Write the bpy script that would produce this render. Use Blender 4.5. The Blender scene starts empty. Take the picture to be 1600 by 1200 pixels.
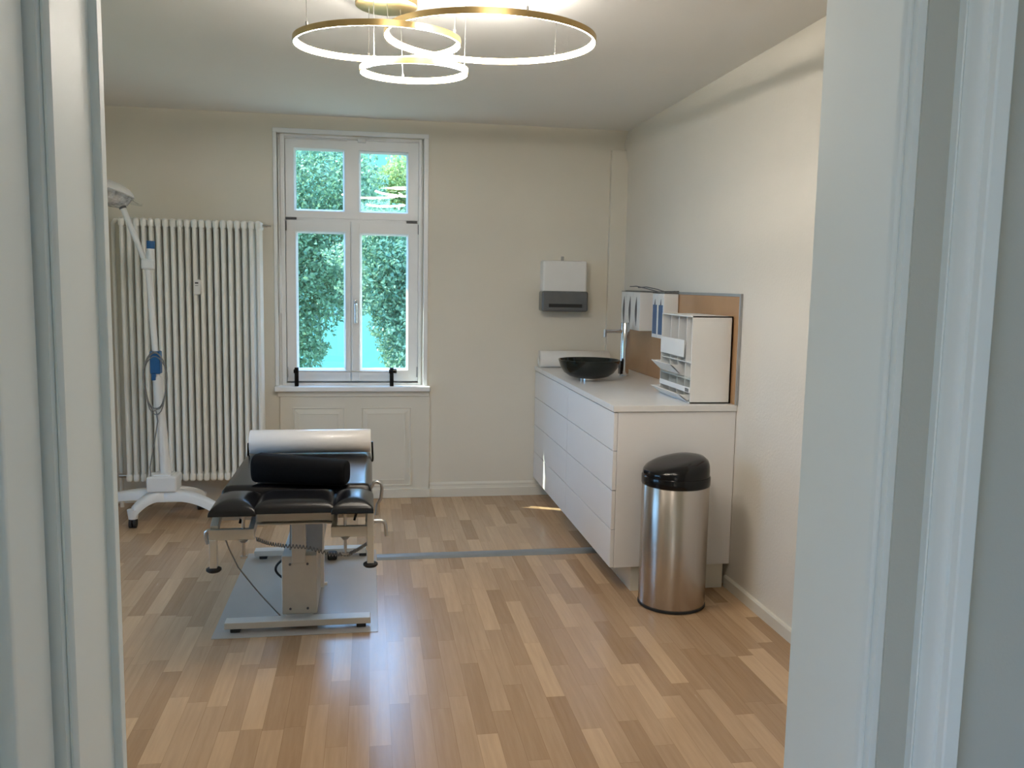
import bpy, bmesh, math, random
import numpy as np
from mathutils import Vector, Matrix
random.seed(7)
PI = math.pi
C = bpy.context.scene.collection
scn = bpy.context.scene

# ---------------------------------------------------------------- camera, world, sun, exposure
F_PX = 1354.7
CAM = Vector((0, 0, 1.5))
AX_R = Vector((0.986706, -0.161508, 0.018045))
AX_U = Vector((0.000748, 0.115551, 0.993301))
AX_F = Vector((0.162511, 0.980083, -0.114136))
cd = bpy.data.cameras.new('camera')
cam = bpy.data.objects.new('camera', cd)
C.objects.link(cam)
cd.sensor_fit = 'HORIZONTAL'
cd.sensor_width = 36.0
cd.lens = F_PX * 36.0 / 1600.0
cd.clip_start = 0.02
M = Matrix.Identity(4)
for i in range(3):
    M[i][0] = AX_R[i]; M[i][1] = AX_U[i]; M[i][2] = -AX_F[i]; M[i][3] = CAM[i]
cam.matrix_world = M
scn.camera = cam

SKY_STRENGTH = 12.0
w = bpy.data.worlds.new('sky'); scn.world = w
w.use_nodes = True
wn = w.node_tree
wn.nodes.clear()
wo = wn.nodes.new('ShaderNodeOutputWorld')
wb = wn.nodes.new('ShaderNodeBackground')
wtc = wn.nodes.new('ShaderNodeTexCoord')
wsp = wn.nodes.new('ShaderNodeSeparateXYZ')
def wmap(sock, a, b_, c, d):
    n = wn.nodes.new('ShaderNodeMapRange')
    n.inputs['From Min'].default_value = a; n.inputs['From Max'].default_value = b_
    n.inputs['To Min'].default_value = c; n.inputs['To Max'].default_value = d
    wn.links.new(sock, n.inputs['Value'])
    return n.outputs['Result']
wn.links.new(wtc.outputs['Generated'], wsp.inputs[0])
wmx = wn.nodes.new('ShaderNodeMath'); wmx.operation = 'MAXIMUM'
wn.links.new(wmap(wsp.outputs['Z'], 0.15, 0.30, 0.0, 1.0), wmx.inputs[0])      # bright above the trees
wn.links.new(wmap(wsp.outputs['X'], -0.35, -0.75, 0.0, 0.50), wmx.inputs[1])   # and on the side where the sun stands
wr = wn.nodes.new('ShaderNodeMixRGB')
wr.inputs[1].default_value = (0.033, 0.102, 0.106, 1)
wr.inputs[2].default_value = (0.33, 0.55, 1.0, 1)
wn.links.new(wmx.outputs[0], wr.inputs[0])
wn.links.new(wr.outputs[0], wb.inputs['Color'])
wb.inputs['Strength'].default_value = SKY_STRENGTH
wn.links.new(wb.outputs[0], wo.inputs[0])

SUN_STRENGTH = 18.0
sd = bpy.data.lights.new('sun', 'SUN')
sd.energy = SUN_STRENGTH
sd.angle = math.radians(0.6)
sd.color = (1.0, 0.93, 0.78)
sun = bpy.data.objects.new('sun', sd)
C.objects.link(sun)
sdir = Vector((0.917, -0.399, -1.08)).normalized()
sun.rotation_euler = sdir.to_track_quat('-Z', 'Y').to_euler()

LED_STRENGTH = 118.0
# unseen warm fill light added over the front half of the room, above the frame
ld_ = bpy.data.lights.new('added_fill_light', 'AREA')
ld_.shape = 'DISK'; ld_.size = 0.45; ld_.energy = 11.0; ld_.color = (1.0, 0.88, 0.74)
fill_front = bpy.data.objects.new('added_fill_light', ld_)
C.objects.link(fill_front); fill_front.location = (0.35, 2.1, 2.56)
vs = scn.view_settings
vs.view_transform = 'Standard'
vs.look = 'None'
vs.exposure = 0.0
vs.gamma = 1.0
vs.use_curve_mapping = False
scn.cycles.max_bounces = 10
scn.cycles.transparent_max_bounces = 16
scn.cycles.diffuse_bounces = 6
scn.cycles.glossy_bounces = 4
scn.cycles.sample_clamp_indirect = 6.0
scn.cycles.caustics_reflective = False
scn.cycles.caustics_refractive = False


# ---------------------------------------------------------------- helpers
def at(x, y, X=None, Y=None, Z=None):
    """the point of the room seen at pixel (x, y) of the 1600x1200 photograph, on the given plane"""
    v = AX_F * F_PX + AX_R * (x - 800) - AX_U * (y - 600)
    if X is not None: t = (X - CAM.x) / v.x
    elif Y is not None: t = (Y - CAM.y) / v.y
    else: t = (Z - CAM.z) / v.z
    return CAM + v * t


class MB:
    """collects shapes that become one mesh"""
    def __init__(self):
        self.bm = bmesh.new(); self.boxes = False

    def _join(self, b):
        me = bpy.data.meshes.new('tmp'); b.to_mesh(me); b.free()
        self.bm.from_mesh(me); bpy.data.meshes.remove(me)
        return self

    def box(self, x0, x1, y0, y1, z0, z1, bev=0.0, seg=2, mat=None):
        b = bmesh.new(); self.boxes = True
        bmesh.ops.create_cube(b, size=1)
        sx, sy, sz = abs(x1 - x0), abs(y1 - y0), abs(z1 - z0)
        for v in b.verts:
            v.co = Vector((v.co.x * sx, v.co.y * sy, v.co.z * sz))
        if bev > 0:
            bev = min(bev, 0.45 * min(sx, sy, sz))
            bmesh.ops.bevel(b, geom=b.edges[:], offset=bev, segments=seg, affect='EDGES', profile=0.5)
        c = Vector(((x0 + x1) / 2, (y0 + y1) / 2, (z0 + z1) / 2))
        for v in b.verts:
            v.co = v.co + c if mat is None else mat @ (v.co + c)
        return self._join(b)

    def obox(self, a, b_, wdt, hgt, bev=0.0, up=Vector((0, 0, 1))):
        """a bar from a to b_ with a rectangular section"""
        a = Vector(a); b_ = Vector(b_)
        d = (b_ - a); L = d.length; d.normalize()
        s = d.cross(up)
        if s.length < 1e-4: s = d.cross(Vector((0, 1, 0)))
        s.normalize(); u = s.cross(d)
        m = Matrix.Identity(4)
        for i in range(3):
            m[i][0] = d[i]; m[i][1] = s[i]; m[i][2] = u[i]; m[i][3] = (a + b_)[i] / 2
        return self.box(-L / 2, L / 2, -wdt / 2, wdt / 2, -hgt / 2, hgt / 2, bev, mat=m)

    def tube(self, pts, r, seg=10, caps=True):
        """a swept tube along points; r may be a number or one radius per point"""
        pts = [Vector(p) for p in pts]
        rs = r if isinstance(r, (list, tuple)) else [r] * len(pts)
        bm = self.bm
        rings = []
        prev = None
        for i, p in enumerate(pts):
            t = (pts[min(i + 1, len(pts) - 1)] - pts[max(i - 1, 0)]).normalized()
            if prev is None:
                n = t.cross(Vector((0, 0, 1)))
                if n.length < 1e-3: n = t.cross(Vector((0, 1, 0)))
            else:
                n = prev - t * prev.dot(t)
            n.normalize(); prev = n
            bno = t.cross(n)
            rings.append([bm.verts.new(p + (n * math.cos(2 * PI * k / seg) + bno * math.sin(2 * PI * k / seg)) * rs[i]) for k in range(seg)])
        for i in range(len(rings) - 1):
            for k in range(seg):
                bm.faces.new((rings[i][k], rings[i][(k + 1) % seg], rings[i + 1][(k + 1) % seg], rings[i + 1][k]))
        if caps:
            bm.faces.new(rings[0][::-1]); bm.faces.new(rings[-1])
        return self

    def lathe(self, prof, c=(0, 0, 0), seg=40, fn=None, close=False, open_=False):
        """prof: list of (radius, z); fn reshapes each point"""
        bm = self.bm; c = Vector(c)
        rings = []
        for (r, z) in prof:
            row = []
            for k in range(seg):
                a = 2 * PI * k / seg
                p = Vector((r * math.cos(a), r * math.sin(a), z))
                if fn: p = Vector(fn(p))
                row.append(bm.verts.new(p + c))
            rings.append(row)
        n = len(rings)
        for i in range(n - (0 if close else 1)):
            j = (i + 1) % n
            for k in range(seg):
                bm.faces.new((rings[i][k], rings[i][(k + 1) % seg], rings[j][(k + 1) % seg], rings[j][k]))
        if not close and not open_:
            if prof[0][0] > 1e-6: bm.faces.new(rings[0][::-1])
            if prof[-1][0] > 1e-6: bm.faces.new(rings[-1])
        return self

    def prism(self, prof, axis, a, b):
        """a closed 2D outline swept from a to b along axis ('X','Y','Z')"""
        bm = self.bm
        def P(u, v, t):
            return {'X': (t, u, v), 'Y': (u, t, v), 'Z': (u, v, t)}[axis]
        A = [bm.verts.new(P(u, v, a)) for u, v in prof]
        B = [bm.verts.new(P(u, v, b)) for u, v in prof]
        n = len(prof)
        for i in range(n):
            bm.faces.new((A[i], A[(i + 1) % n], B[(i + 1) % n], B[i]))
        bm.faces.new(A[::-1]); bm.faces.new(B)
        return self

    def grid(self, fn, nu, nv, wrap_u=False):
        bm = self.bm
        rows = [[bm.verts.new(fn(i / (nu if wrap_u else nu - 1), j / (nv - 1))) for i in range(nu)] for j in range(nv)]
        for j in range(nv - 1):
            for i in range(nu if wrap_u else nu - 1):
                bm.faces.new((rows[j][i], rows[j][(i + 1) % nu], rows[j + 1][(i + 1) % nu], rows[j + 1][i]))
        return self

    def build(self, name, mat, parent=None, smooth=50, flat=False, origin=None):
        bm = self.bm
        bmesh.ops.remove_doubles(bm, verts=bm.verts[:], dist=1e-5)
        bmesh.ops.recalc_face_normals(bm, faces=bm.faces[:])
        me = bpy.data.meshes.new(name)
        bm.to_mesh(me); bm.free()
        off = Vector((0, 0, 0))
        if parent is not None:
            p = parent
            while p is not None:
                off += p.location; p = p.parent
        elif origin is not None:
            off = Vector(origin)
        me.transform(Matrix.Translation(-off))
        o = bpy.data.objects.new(name, me)
        C.objects.link(o)
        if parent is not None: o.parent = parent
        else: o.location = off
        me.materials.append(mat)
        if not flat:
            me.shade_smooth()
            me.set_sharp_from_angle(angle=math.radians(smooth))
            if self.boxes:
                md = o.modifiers.new('weighted_normals', 'WEIGHTED_NORMAL')
                md.keep_sharp = True; md.weight = 80
        return o


def empty(name, loc=(0, 0, 0)):
    o = bpy.data.objects.new(name, None)
    C.objects.link(o); o.location = loc
    o.empty_display_size = 0.05
    return o


def tag(o, label, cat, group=None, kind=None):
    o['label'] = label; o['category'] = cat
    if group: o['group'] = group
    if kind: o['kind'] = kind
    return o


def struct(o, label, cat):
    return tag(o, label, cat, kind='structure')


def copy_tree(o, parent=None):
    c = o.copy(); C.objects.link(c)
    if parent is not None: c.parent = parent
    for ch in list(o.children): copy_tree(ch, c)
    return c


# ---------------------------------------------------------------- materials
def mat(name, col, rough=0.5, metal=0.0, var=0.04, scale=12.0, bump=0.0, bscale=200.0, coat=0.0, spec=0.5,
        emit=None, estr=0.0, stretch=None, trans=0.0, alpha=None, sheen=0.0):
    m = bpy.data.materials.new(name); m.use_nodes = True
    nt = m.node_tree; b = nt.nodes['Principled BSDF']
    tc = nt.nodes.new('ShaderNodeTexCoord')
    mp = nt.nodes.new('ShaderNodeMapping')
    nt.links.new(tc.outputs['Object'], mp.inputs[0])
    if stretch: mp.inputs['Scale'].default_value = stretch
    nz = nt.nodes.new('ShaderNodeTexNoise')
    nz.inputs['Scale'].default_value = scale; nz.inputs['Detail'].default_value = 4
    nt.links.new(mp.outputs[0], nz.inputs['Vector'])
    rp = nt.nodes.new('ShaderNodeValToRGB')
    rp.color_ramp.elements[0].position = 0.3; rp.color_ramp.elements[1].position = 0.7
    rp.color_ramp.elements[0].color = tuple(c * (1 - var) for c in col) + (1,)
    rp.color_ramp.elements[1].color = tuple(min(1, c * (1 + var)) for c in col) + (1,)
    nt.links.new(nz.outputs['Fac'], rp.inputs[0])
    nt.links.new(rp.outputs[0], b.inputs['Base Color'])
    b.inputs['Roughness'].default_value = rough
    b.inputs['Metallic'].default_value = metal
    b.inputs['Specular IOR Level'].default_value = spec
    b.inputs['Coat Weight'].default_value = coat
    b.inputs['Coat Roughness'].default_value = 0.08
    if sheen: b.inputs['Sheen Weight'].default_value = sheen
    if trans: b.inputs['Transmission Weight'].default_value = trans
    if emit:
        b.inputs['Emission Color'].default_value = tuple(emit) + (1,)
        b.inputs['Emission Strength'].default_value = estr
    if alpha is not None: b.inputs['Alpha'].default_value = alpha
    if bump:
        n2 = nt.nodes.new('ShaderNodeTexNoise'); n2.inputs['Scale'].default_value = bscale; n2.inputs['Detail'].default_value = 3
        nt.links.new(mp.outputs[0], n2.inputs['Vector'])
        bp = nt.nodes.new('ShaderNodeBump'); bp.inputs['Strength'].default_value = bump; bp.inputs['Distance'].default_value = 0.002
        nt.links.new(n2.outputs['Fac'], bp.inputs['Height'])
        nt.links.new(bp.outputs[0], b.inputs['Normal'])
    return m


def glass_mat(name, tint=(1, 1, 1), gloss=1.0, rough=0.0):
    m = bpy.data.materials.new(name); m.use_nodes = True
    nt = m.node_tree; nt.nodes.clear()
    out = nt.nodes.new('ShaderNodeOutputMaterial')
    tr = nt.nodes.new('ShaderNodeBsdfTransparent'); tr.inputs[0].default_value = tuple(tint) + (1,)
    gl = nt.nodes.new('ShaderNodeBsdfGlossy'); gl.inputs['Roughness'].default_value = rough
    lw = nt.nodes.new('ShaderNodeLayerWeight'); lw.inputs[0].default_value = 0.5
    pw = nt.nodes.new('ShaderNodeMath'); pw.operation = 'POWER'; pw.inputs[1].default_value = 4.5
    nt.links.new(lw.outputs['Facing'], pw.inputs[0])
    ml = nt.nodes.new('ShaderNodeMath'); ml.operation = 'MULTIPLY_ADD'; ml.inputs[1].default_value = 0.7; ml.inputs[2].default_value = 0.04 * gloss
    mx = nt.nodes.new('ShaderNodeMixShader')
    nt.links.new(pw.outputs[0], ml.inputs[0]); nt.links.new(ml.outputs[0], mx.inputs[0])
    nt.links.new(tr.outputs[0], mx.inputs[1]); nt.links.new(gl.outputs[0], mx.inputs[2])
    nt.links.new(mx.outputs[0], out.inputs[0])
    return m


def parquet_mat():
    m = bpy.data.materials.new('oak_strip_parquet'); m.use_nodes = True
    nt = m.node_tree; b = nt.nodes['Principled BSDF']; L = nt.links.new
    def math_(op, a, b_=None):
        n = nt.nodes.new('ShaderNodeMath'); n.operation = op
        for i, v in enumerate((a, b_)):
            if v is None: continue
            if isinstance(v, (int, float)): n.inputs[i].default_value = v
            else: L(v, n.inputs[i])
        return n.outputs[0]
    def noise1(x, y=None):
        n = nt.nodes.new('ShaderNodeTexWhiteNoise')
        if y is None:
            n.noise_dimensions = '1D'; L(x, n.inputs['W'])
        else:
            n.noise_dimensions = '2D'
            c = nt.nodes.new('ShaderNodeCombineXYZ'); L(x, c.inputs[0]); L(y, c.inputs[1]); L(c.outputs[0], n.inputs['Vector'])
        return n.outputs['Value']
    tc = nt.nodes.new('ShaderNodeTexCoord')
    sp = nt.nodes.new('ShaderNodeSeparateXYZ'); L(tc.outputs['Object'], sp.inputs[0])
    xs = math_('DIVIDE', sp.outputs['X'], 0.071)
    sid = math_('FLOOR', xs)
    sx = math_('FRACT', xs)
    off = math_('MULTIPLY', noise1(sid), 3.7)
    ln = math_('ADD', math_('MULTIPLY', noise1(math_('ADD', sid, 0.5)), 0.16), 0.40)
    ys = math_('ADD', math_('DIVIDE', sp.outputs['Y'], ln), off)
    pid = math_('FLOOR', ys)
    sy = math_('FRACT', ys)
    rnd = noise1(sid, pid)
    # grain
    mp = nt.nodes.new('ShaderNodeMapping'); mp.inputs['Scale'].default_value = (38, 2.2, 1)
    cb = nt.nodes.new('ShaderNodeCombineXYZ')
    L(sp.outputs['X'], cb.inputs[0]); L(sp.outputs['Y'], cb.inputs[1]); L(math_('MULTIPLY', rnd, 50), cb.inputs[2])
    L(cb.outputs[0], mp.inputs[0])
    nz = nt.nodes.new('ShaderNodeTexNoise'); nz.inputs['Scale'].default_value = 1.6; nz.inputs['Detail'].default_value = 6; nz.inputs['Roughness'].default_value = 0.6
    L(mp.outputs[0], nz.inputs['Vector'])
    val = math_('ADD', math_('MULTIPLY', rnd, 0.74), math_('MULTIPLY', math_('SUBTRACT', nz.outputs['Fac'], 0.5), 0.62))
    val = math_('ADD', val, 0.13)
    rp = nt.nodes.new('ShaderNodeValToRGB')
    e = rp.color_ramp.elements
    e[0].position = 0.0; e[0].color = (0.315, 0.19, 0.10, 1)
    e[1].position = 1.0; e[1].color = (0.60, 0.41, 0.245, 1)
    k = e.new(0.5); k.color = (0.435, 0.285, 0.17, 1)
    L(val, rp.inputs[0])
    # joints
    ex = math_('MINIMUM', sx, math_('SUBTRACT', 1.0, sx))
    ey = math_('MULTIPLY', math_('MINIMUM', sy, math_('SUBTRACT', 1.0, sy)), 6.5)
    ed = math_('MINIMUM', ex, ey)
    jt = math_('LESS_THAN', ed, 0.012)
    mx = nt.nodes.new('ShaderNodeMixRGB'); mx.blend_type = 'MULTIPLY'
    L(math_('MULTIPLY', jt, 0.35), mx.inputs[0]); L(rp.outputs[0], mx.inputs[1]); mx.inputs[2].default_value = (0.45, 0.35, 0.25, 1)
    L(mx.outputs[0], b.inputs['Base Color'])
    r = math_('ADD', math_('MULTIPLY', nz.outputs['Fac'], 0.10), 0.20)
    L(r, b.inputs['Roughness'])
    bp = nt.nodes.new('ShaderNodeBump'); bp.inputs['Strength'].default_value = 0.12; bp.inputs['Distance'].default_value = 0.0015
    L(nz.outputs['Fac'], bp.inputs['Height']); L(bp.outputs[0], b.inputs['Normal'])
    b.inputs['Specular IOR Level'].default_value = 0.50
    return m


WALL = mat('cream_wall_paint', (0.73, 0.69, 0.60), 0.75, var=0.015, scale=3, bump=0.10, bscale=120)
WALLTEX = mat('cream_woodchip_wall_paint', (0.74, 0.695, 0.62), 0.75, var=0.015, scale=3, bump=0.5, bscale=90)
HALLWALL = mat('hall_wall_paint', (0.50, 0.51, 0.46), 0.75, var=0.015, scale=3, bump=0.1)
CEIL = mat('white_ceiling_paint', (0.82, 0.81, 0.79), 0.8, var=0.012, scale=2, bump=0.08, bscale=120)
PAINT = mat('cream_satin_paint', (0.73, 0.70, 0.62), 0.45, var=0.012, scale=4)
DOORPAINT = mat('white_door_enamel', (0.77, 0.815, 0.80), 0.5, var=0.012, scale=4, spec=0.3)
WINPAINT = mat('white_window_paint', (0.86, 0.87, 0.88), 0.35, var=0.012, scale=6)
FLOOR = parquet_mat()
RAD = mat('cream_radiator_enamel', (0.88, 0.87, 0.83), 0.35, var=0.02, scale=8)
WHITEPL = mat('white_plastic', (0.78, 0.78, 0.77), 0.4, var=0.015, scale=10)
LACQ = mat('white_lacquer_front', (0.83, 0.82, 0.82), 0.36, var=0.01, scale=3)
TOP = mat('pale_grey_worktop', (0.77, 0.765, 0.76), 0.28, var=0.02, scale=30)
FRAMEM = mat('beige_powder_coat', (0.56, 0.525, 0.46), 0.4, var=0.03, scale=20)
FRAMED = mat('grey_powder_coat', (0.33, 0.32, 0.30), 0.45, var=0.03, scale=20)
LEATHER = mat('black_leatherette', (0.007, 0.007, 0.009), 0.24, var=0.15, scale=30, bump=0.12, bscale=260, spec=0.42)
BLACKCL = mat('black_fabric', (0.003, 0.003, 0.004), 0.85, var=0.2, scale=60, bump=0.3, bscale=400, spec=0.15)
BLACKPL = mat('black_plastic', (0.004, 0.004, 0.005), 0.14, var=0.1, scale=20, spec=0.35)
RUBBER = mat('black_rubber', (0.015, 0.015, 0.015), 0.7, var=0.1, scale=30)
CHROME = mat('chrome', (0.72, 0.72, 0.72), 0.12, metal=1, var=0.02, scale=10)
STEELP = mat('zinc_steel', (0.50, 0.49, 0.47), 0.35, metal=1, var=0.06, scale=30)
STEEL = mat('brushed_stainless_steel', (0.52, 0.475, 0.435), 0.25, metal=1, var=0.03, scale=4, bump=0.06, bscale=60, stretch=(14, 14, 0.3))
_nt = STEEL.node_tree
_tg = _nt.nodes.new('ShaderNodeTangent'); _tg.direction_type = 'RADIAL'; _tg.axis = 'Z'
_nt.links.new(_tg.outputs[0], _nt.nodes['Principled BSDF'].inputs['Tangent'])
_nt.nodes['Principled BSDF'].inputs['Anisotropic'].default_value = 0.85
_nt.nodes['Principled BSDF'].inputs['Anisotropic Rotation'].default_value = 0.25
GOLD = mat('brushed_gold', (0.60, 0.44, 0.20), 0.33, metal=1, var=0.05, scale=25)
PAPER = mat('white_paper', (0.80, 0.78, 0.75), 0.6, var=0.015, scale=20)
FOILROLL = mat('white_film_wrap', (0.80, 0.77, 0.75), 0.28, var=0.015, scale=20, coat=0.3)
BLUEPL = mat('blue_plastic', (0.012, 0.095, 0.26), 0.4, var=0.06, scale=20)
BLUEBOX = mat('blue_glove_carton', (0.06, 0.12, 0.24), 0.5, var=0.08, scale=20)
GREYPL = mat('smoky_grey_plastic', (0.115, 0.12, 0.125), 0.25, var=0.05, scale=20, coat=0.3)
DARKGREY = mat('dark_grey_metal', (0.10, 0.10, 0.11), 0.4, var=0.05, scale=20)
BRONZE = mat('bronze_splashback_film', (0.42, 0.235, 0.115), 0.25, var=0.07, scale=5, coat=0.3)
ALU = mat('grey_aluminium_edge', (0.40, 0.40, 0.39), 0.4, metal=0.6, var=0.03, scale=20)
CABLE = mat('grey_cable_sheath', (0.20, 0.20, 0.20), 0.5, var=0.05, scale=20)
DUCT = mat('grey_floor_duct', (0.22, 0.235, 0.24), 0.45, var=0.04, scale=20)
DARKGLASS = mat('smoky_black_glass', (0.004, 0.008, 0.008), 0.07, var=0.1, scale=6, spec=0.4)
CLEARPL = glass_mat('clear_acrylic', (0.95, 0.97, 0.97), 1.0, 0.05)
PANE = glass_mat('window_glass', (0.90, 0.975, 0.965), 1.4, 0.0)
LED = mat('warm_white_light_diffuser', (0.9, 0.88, 0.84), 0.5, var=0.0, emit=(1.0, 0.925, 0.82), estr=LED_STRENGTH)
SILVER = mat('faceted_lamp_reflector', (0.62, 0.62, 0.62), 0.25, metal=0.3, var=0.5, scale=28, bump=0.8, bscale=40)
MATPL = mat('clear_vinyl_floor_mat', (0.68, 0.64, 0.585), 0.30, var=0.02, scale=6, coat=0.25, alpha=0.42, bump=0.35, bscale=14, spec=0.4)

# ---------------------------------------------------------------- the room
D = 6.008; R = 1.785; H = 2.58; LX = -2.45
YF = 1.128          # room side of the door wall

fl = MB().box(-2.6, 2.2, -2.7, 6.2, -0.08, 0.0).build('floor', FLOOR)
struct(fl, 'oak three-strip parquet floor running towards the window', 'floor')
ce = MB().box(-2.6, 2.2, -2.7, 6.46, H, H + 0.12).build('ceiling', CEIL)
struct(ce, 'plain white painted ceiling above the gold ring lamp', 'ceiling')

# back wall with the window opening
WX0, WX1, WZ0, WZ1 = -0.602, 0.366, 0.775, 2.462
OUT = 6.47
b = MB()
b.box(LX - 0.2, WX0 - 0.27, D, OUT, 0, H)
b.prism([(WX0 - 0.27, D), (WX0, D), (WX0, D + 0.135), (WX0 - 0.25, OUT), (WX0 - 0.27, OUT)], 'Z', 0, H)
b.box(WX1, R + 0.3, D, OUT, 0, H)
b.box(WX0, WX1, D, OUT, 0, WZ0)
b.box(WX0, WX1, D, OUT, WZ1, H)
struct(b.build('wall_back', WALL), 'cream painted wall with the window and the radiator', 'wall')
# right wall: a soft ledge runs just below the ceiling
prof = [(R, 0), (R, 2.345), (R - 0.010, 2.375), (R - 0.016, 2.40), (R - 0.014, 2.50), (R + 0.004, H), (R + 0.25, H), (R + 0.25, 0)]
struct(MB().prism(prof, 'Y', 0.9, D + 0.02).build('wall_right', WALLTEX, smooth=50), 'cream woodchip wall beside the white cabinets', 'wall')
LW0, LW1, LZ0, LZ1 = 2.95, 4.35, 0.35, 2.35
b = MB().box(LX - 0.2, LX, 0.9, LW0, 0, H).box(LX - 0.2, LX, LW1, D + 0.1, 0, H).box(LX - 0.2, LX, LW0, LW1, 0, LZ0).box(LX - 0.2, LX, LW0, LW1, LZ1, H)
struct(b.build('wall_left', WALL), 'cream side wall on the left with an added wide window', 'wall')
w2 = empty('added_side_window', (LX - 0.1, 3.65, LZ0))  # unseen window added to throw cool light on the cabinet fronts
struct(w2, 'added unseen two-light window in the side wall on the left', 'window')
b = MB()
for y0, y1 in ((LW0, LW0 + 0.07), (3.61, 3.69), (LW1 - 0.07, LW1)): b.box(LX - 0.13, LX - 0.06, y0, y1, LZ0, LZ1, 0.004)
for z0, z1 in ((LZ0, LZ0 + 0.07), (LZ1 - 0.07, LZ1)): b.box(LX - 0.129, LX - 0.061, LW0, LW1, z0, z1, 0.004)
b.build('frame', WINPAINT, w2)
for y0, y1 in ((LW0 + 0.065, 3.615), (3.685, LW1 - 0.065)): MB().box(LX - 0.098, LX - 0.092, y0, y1, LZ0 + 0.065, LZ1 - 0.065).build('pane', PANE, w2)
struct(MB().box(LX - 2.3, LX - 0.2, 1.5, 6.5, 2.50, 2.64).build('slab_sun_block', PAINT), 'added slab that keeps the sun out of the side window', 'sun-blocking slab')  # unseen slab added to stop direct sun entering the side window
struct(MB().box(1.665, R + 0.02, D - 0.035, D + 0.02, 0.93, 2.44, 0.004).build('trim_1', WALL), 'cream boxed pipe casing in the corner beside the towel dispenser', 'pipe casing')

# front wall with the door opening (Y 0.875..1.10)
DX0, DX1, DZ = -0.3175, 0.604, 2.16
HY = 0.932
b = MB()
b.box(LX - 0.2, DX0 - 0.02, HY, 1.10, 0, H)
b.box(DX1 + 0.02, R + 0.2, HY, 1.10, 0, H)
b.box(DX0 - 0.02, DX1 + 0.02, HY, 1.10, DZ, H)
struct(b.build('wall_front', HALLWALL), 'painted wall around the doorway in front of the room', 'wall')

# door frame: jambs and casings drawn as profiles in plan and swept upwards
dr = empty('door_1', (0.15, 1.0, 0))
struct(dr, 'white enamelled door frame with moulded casing the room is seen through', 'door frame')
jr = [(DX1, 1.126), (DX1, 0.953), (0.6042, 0.9485), (0.6058, 0.944), (0.6085, 0.9412), (0.611, 0.9412), (0.6125, 0.943), (0.6135, 0.938), (0.615, 0.935), (0.662, 0.935), (0.70, 0.935), (0.70, 1.10), (0.62, 1.10), (0.62, 1.126)]
MB().prism(jr, 'Z', 0, DZ).build('jamb', DOORPAINT, dr, smooth=20)
jl = [(DX0, 1.10), (-0.3115, 0.953), (-0.3093, 0.9485), (-0.3108, 0.944), (-0.313, 0.9412), (-0.315, 0.9412), (-0.3162, 0.943), (-0.317, 0.938), (-0.318, 0.935), (-0.40, 0.935), (-0.40, 1.10)]
MB().prism(jl, 'Z', 0, DZ).build('jamb', DOORPAINT, dr, smooth=20)
cr = [(0.662, 0.945), (0.662, 0.921), (0.6632, 0.9195), (0.6648, 0.9205), (0.6652, 0.922), (0.6660, 0.9205), (0.6672, 0.914), (0.6695, 0.906), (0.672, 0.901),
      (0.675, 0.8985), (0.679, 0.8975), (0.6795, 0.8945), (0.681, 0.8895), (0.6835, 0.8878), (0.690, 0.8873), (0.700, 0.887), (0.703, 0.890), (0.704, 0.945)]
MB().prism(cr, 'Z', 0, DZ + 0.05).build('casing', DOORPAINT, dr, smooth=25)
# door leaf standing open into the hall
lf = MB()
lx0, lx1, ly0, ly1 = -0.367, -0.327, 0.075, 0.928
lf.box(lx0, lx1, ly1 - 0.090, ly1, 0.008, DZ - 0.006, 0.002); lf.box(lx0, lx1, ly0, ly0 + 0.10, 0.008, DZ - 0.006, 0.002)
for z0, z1 in ((0.008, 0.20), (0.88, 1.02), (DZ - 0.13, DZ - 0.006)): lf.box(lx0 + 0.0004, lx1 - 0.0004, ly0 + 0.09, ly1 - 0.085, z0, z1, 0.002)
for z0, z1 in ((0.19, 0.89), (1.01, DZ - 0.12)): lf.box(lx0 + 0.013, lx1 - 0.013, ly0 + 0.09, ly1 - 0.08, z0, z1)
for z0, z1 in ((0.20, 0.88), (1.02, DZ - 0.13)):
    for y in (ly1 - 0.103, ly0 + 0.10): lf.box(lx1 - 0.014, lx1 + 0.003, y, y + 0.013, z0, z1, 0.004)
    for z in (z0, z1 - 0.013): lf.box(lx1 - 0.014, lx1 + 0.003, ly0 + 0.10, ly1 - 0.09, z, z + 0.013, 0.004)
lfo = lf.build('leaf', DOORPAINT, dr)
for z in (0.25, 1.9): MB().tube([(-0.322, 0.930, z), (-0.322, 0.930, z + 0.09)], 0.0045, 10).build('hinge', STEELP, lfo)
hb_ = MB().tube([(-0.327, 0.14, 1.05), (-0.280, 0.14, 1.05)], 0.009).tube([(-0.283, 0.135, 1.05), (-0.283, 0.25, 1.05)], 0.009)
hb_.build('door_handle', STEELP, lfo)
# casings on the room side
q = [(DX0 - 0.02, 1.10), (DX0 + 0.0085, 1.10), (DX0 + 0.0095, 1.101), (DX0 + 0.0095, 1.118), (DX0 + 0.004, YF), (DX0 - 0.075, YF), (DX0 - 0.08, 1.10)]
MB().prism(q, 'Z', 0, DZ + 0.07).build('casing', DOORPAINT, dr, smooth=20)
q = [(DX1 + 0.004, 1.095), (DX1 + 0.004, 1.118), (DX1 + 0.008, YF), (DX1 + 0.075, YF), (DX1 + 0.08, 1.10), (DX1 + 0.02, 1.10)]
MB().prism(q, 'Z', 0, DZ + 0.07).build('casing', DOORPAINT, dr, smooth=20)
MB().box(DX0 - 0.02, DX1 + 0.02, 0.95, 1.10, DZ, DZ + 0.03).box(DX0 - 0.08, DX1 + 0.08, 0.889, HY + 0.001, DZ, DZ + 0.07, 0.005).build('head', DOORPAINT, dr)
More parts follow.
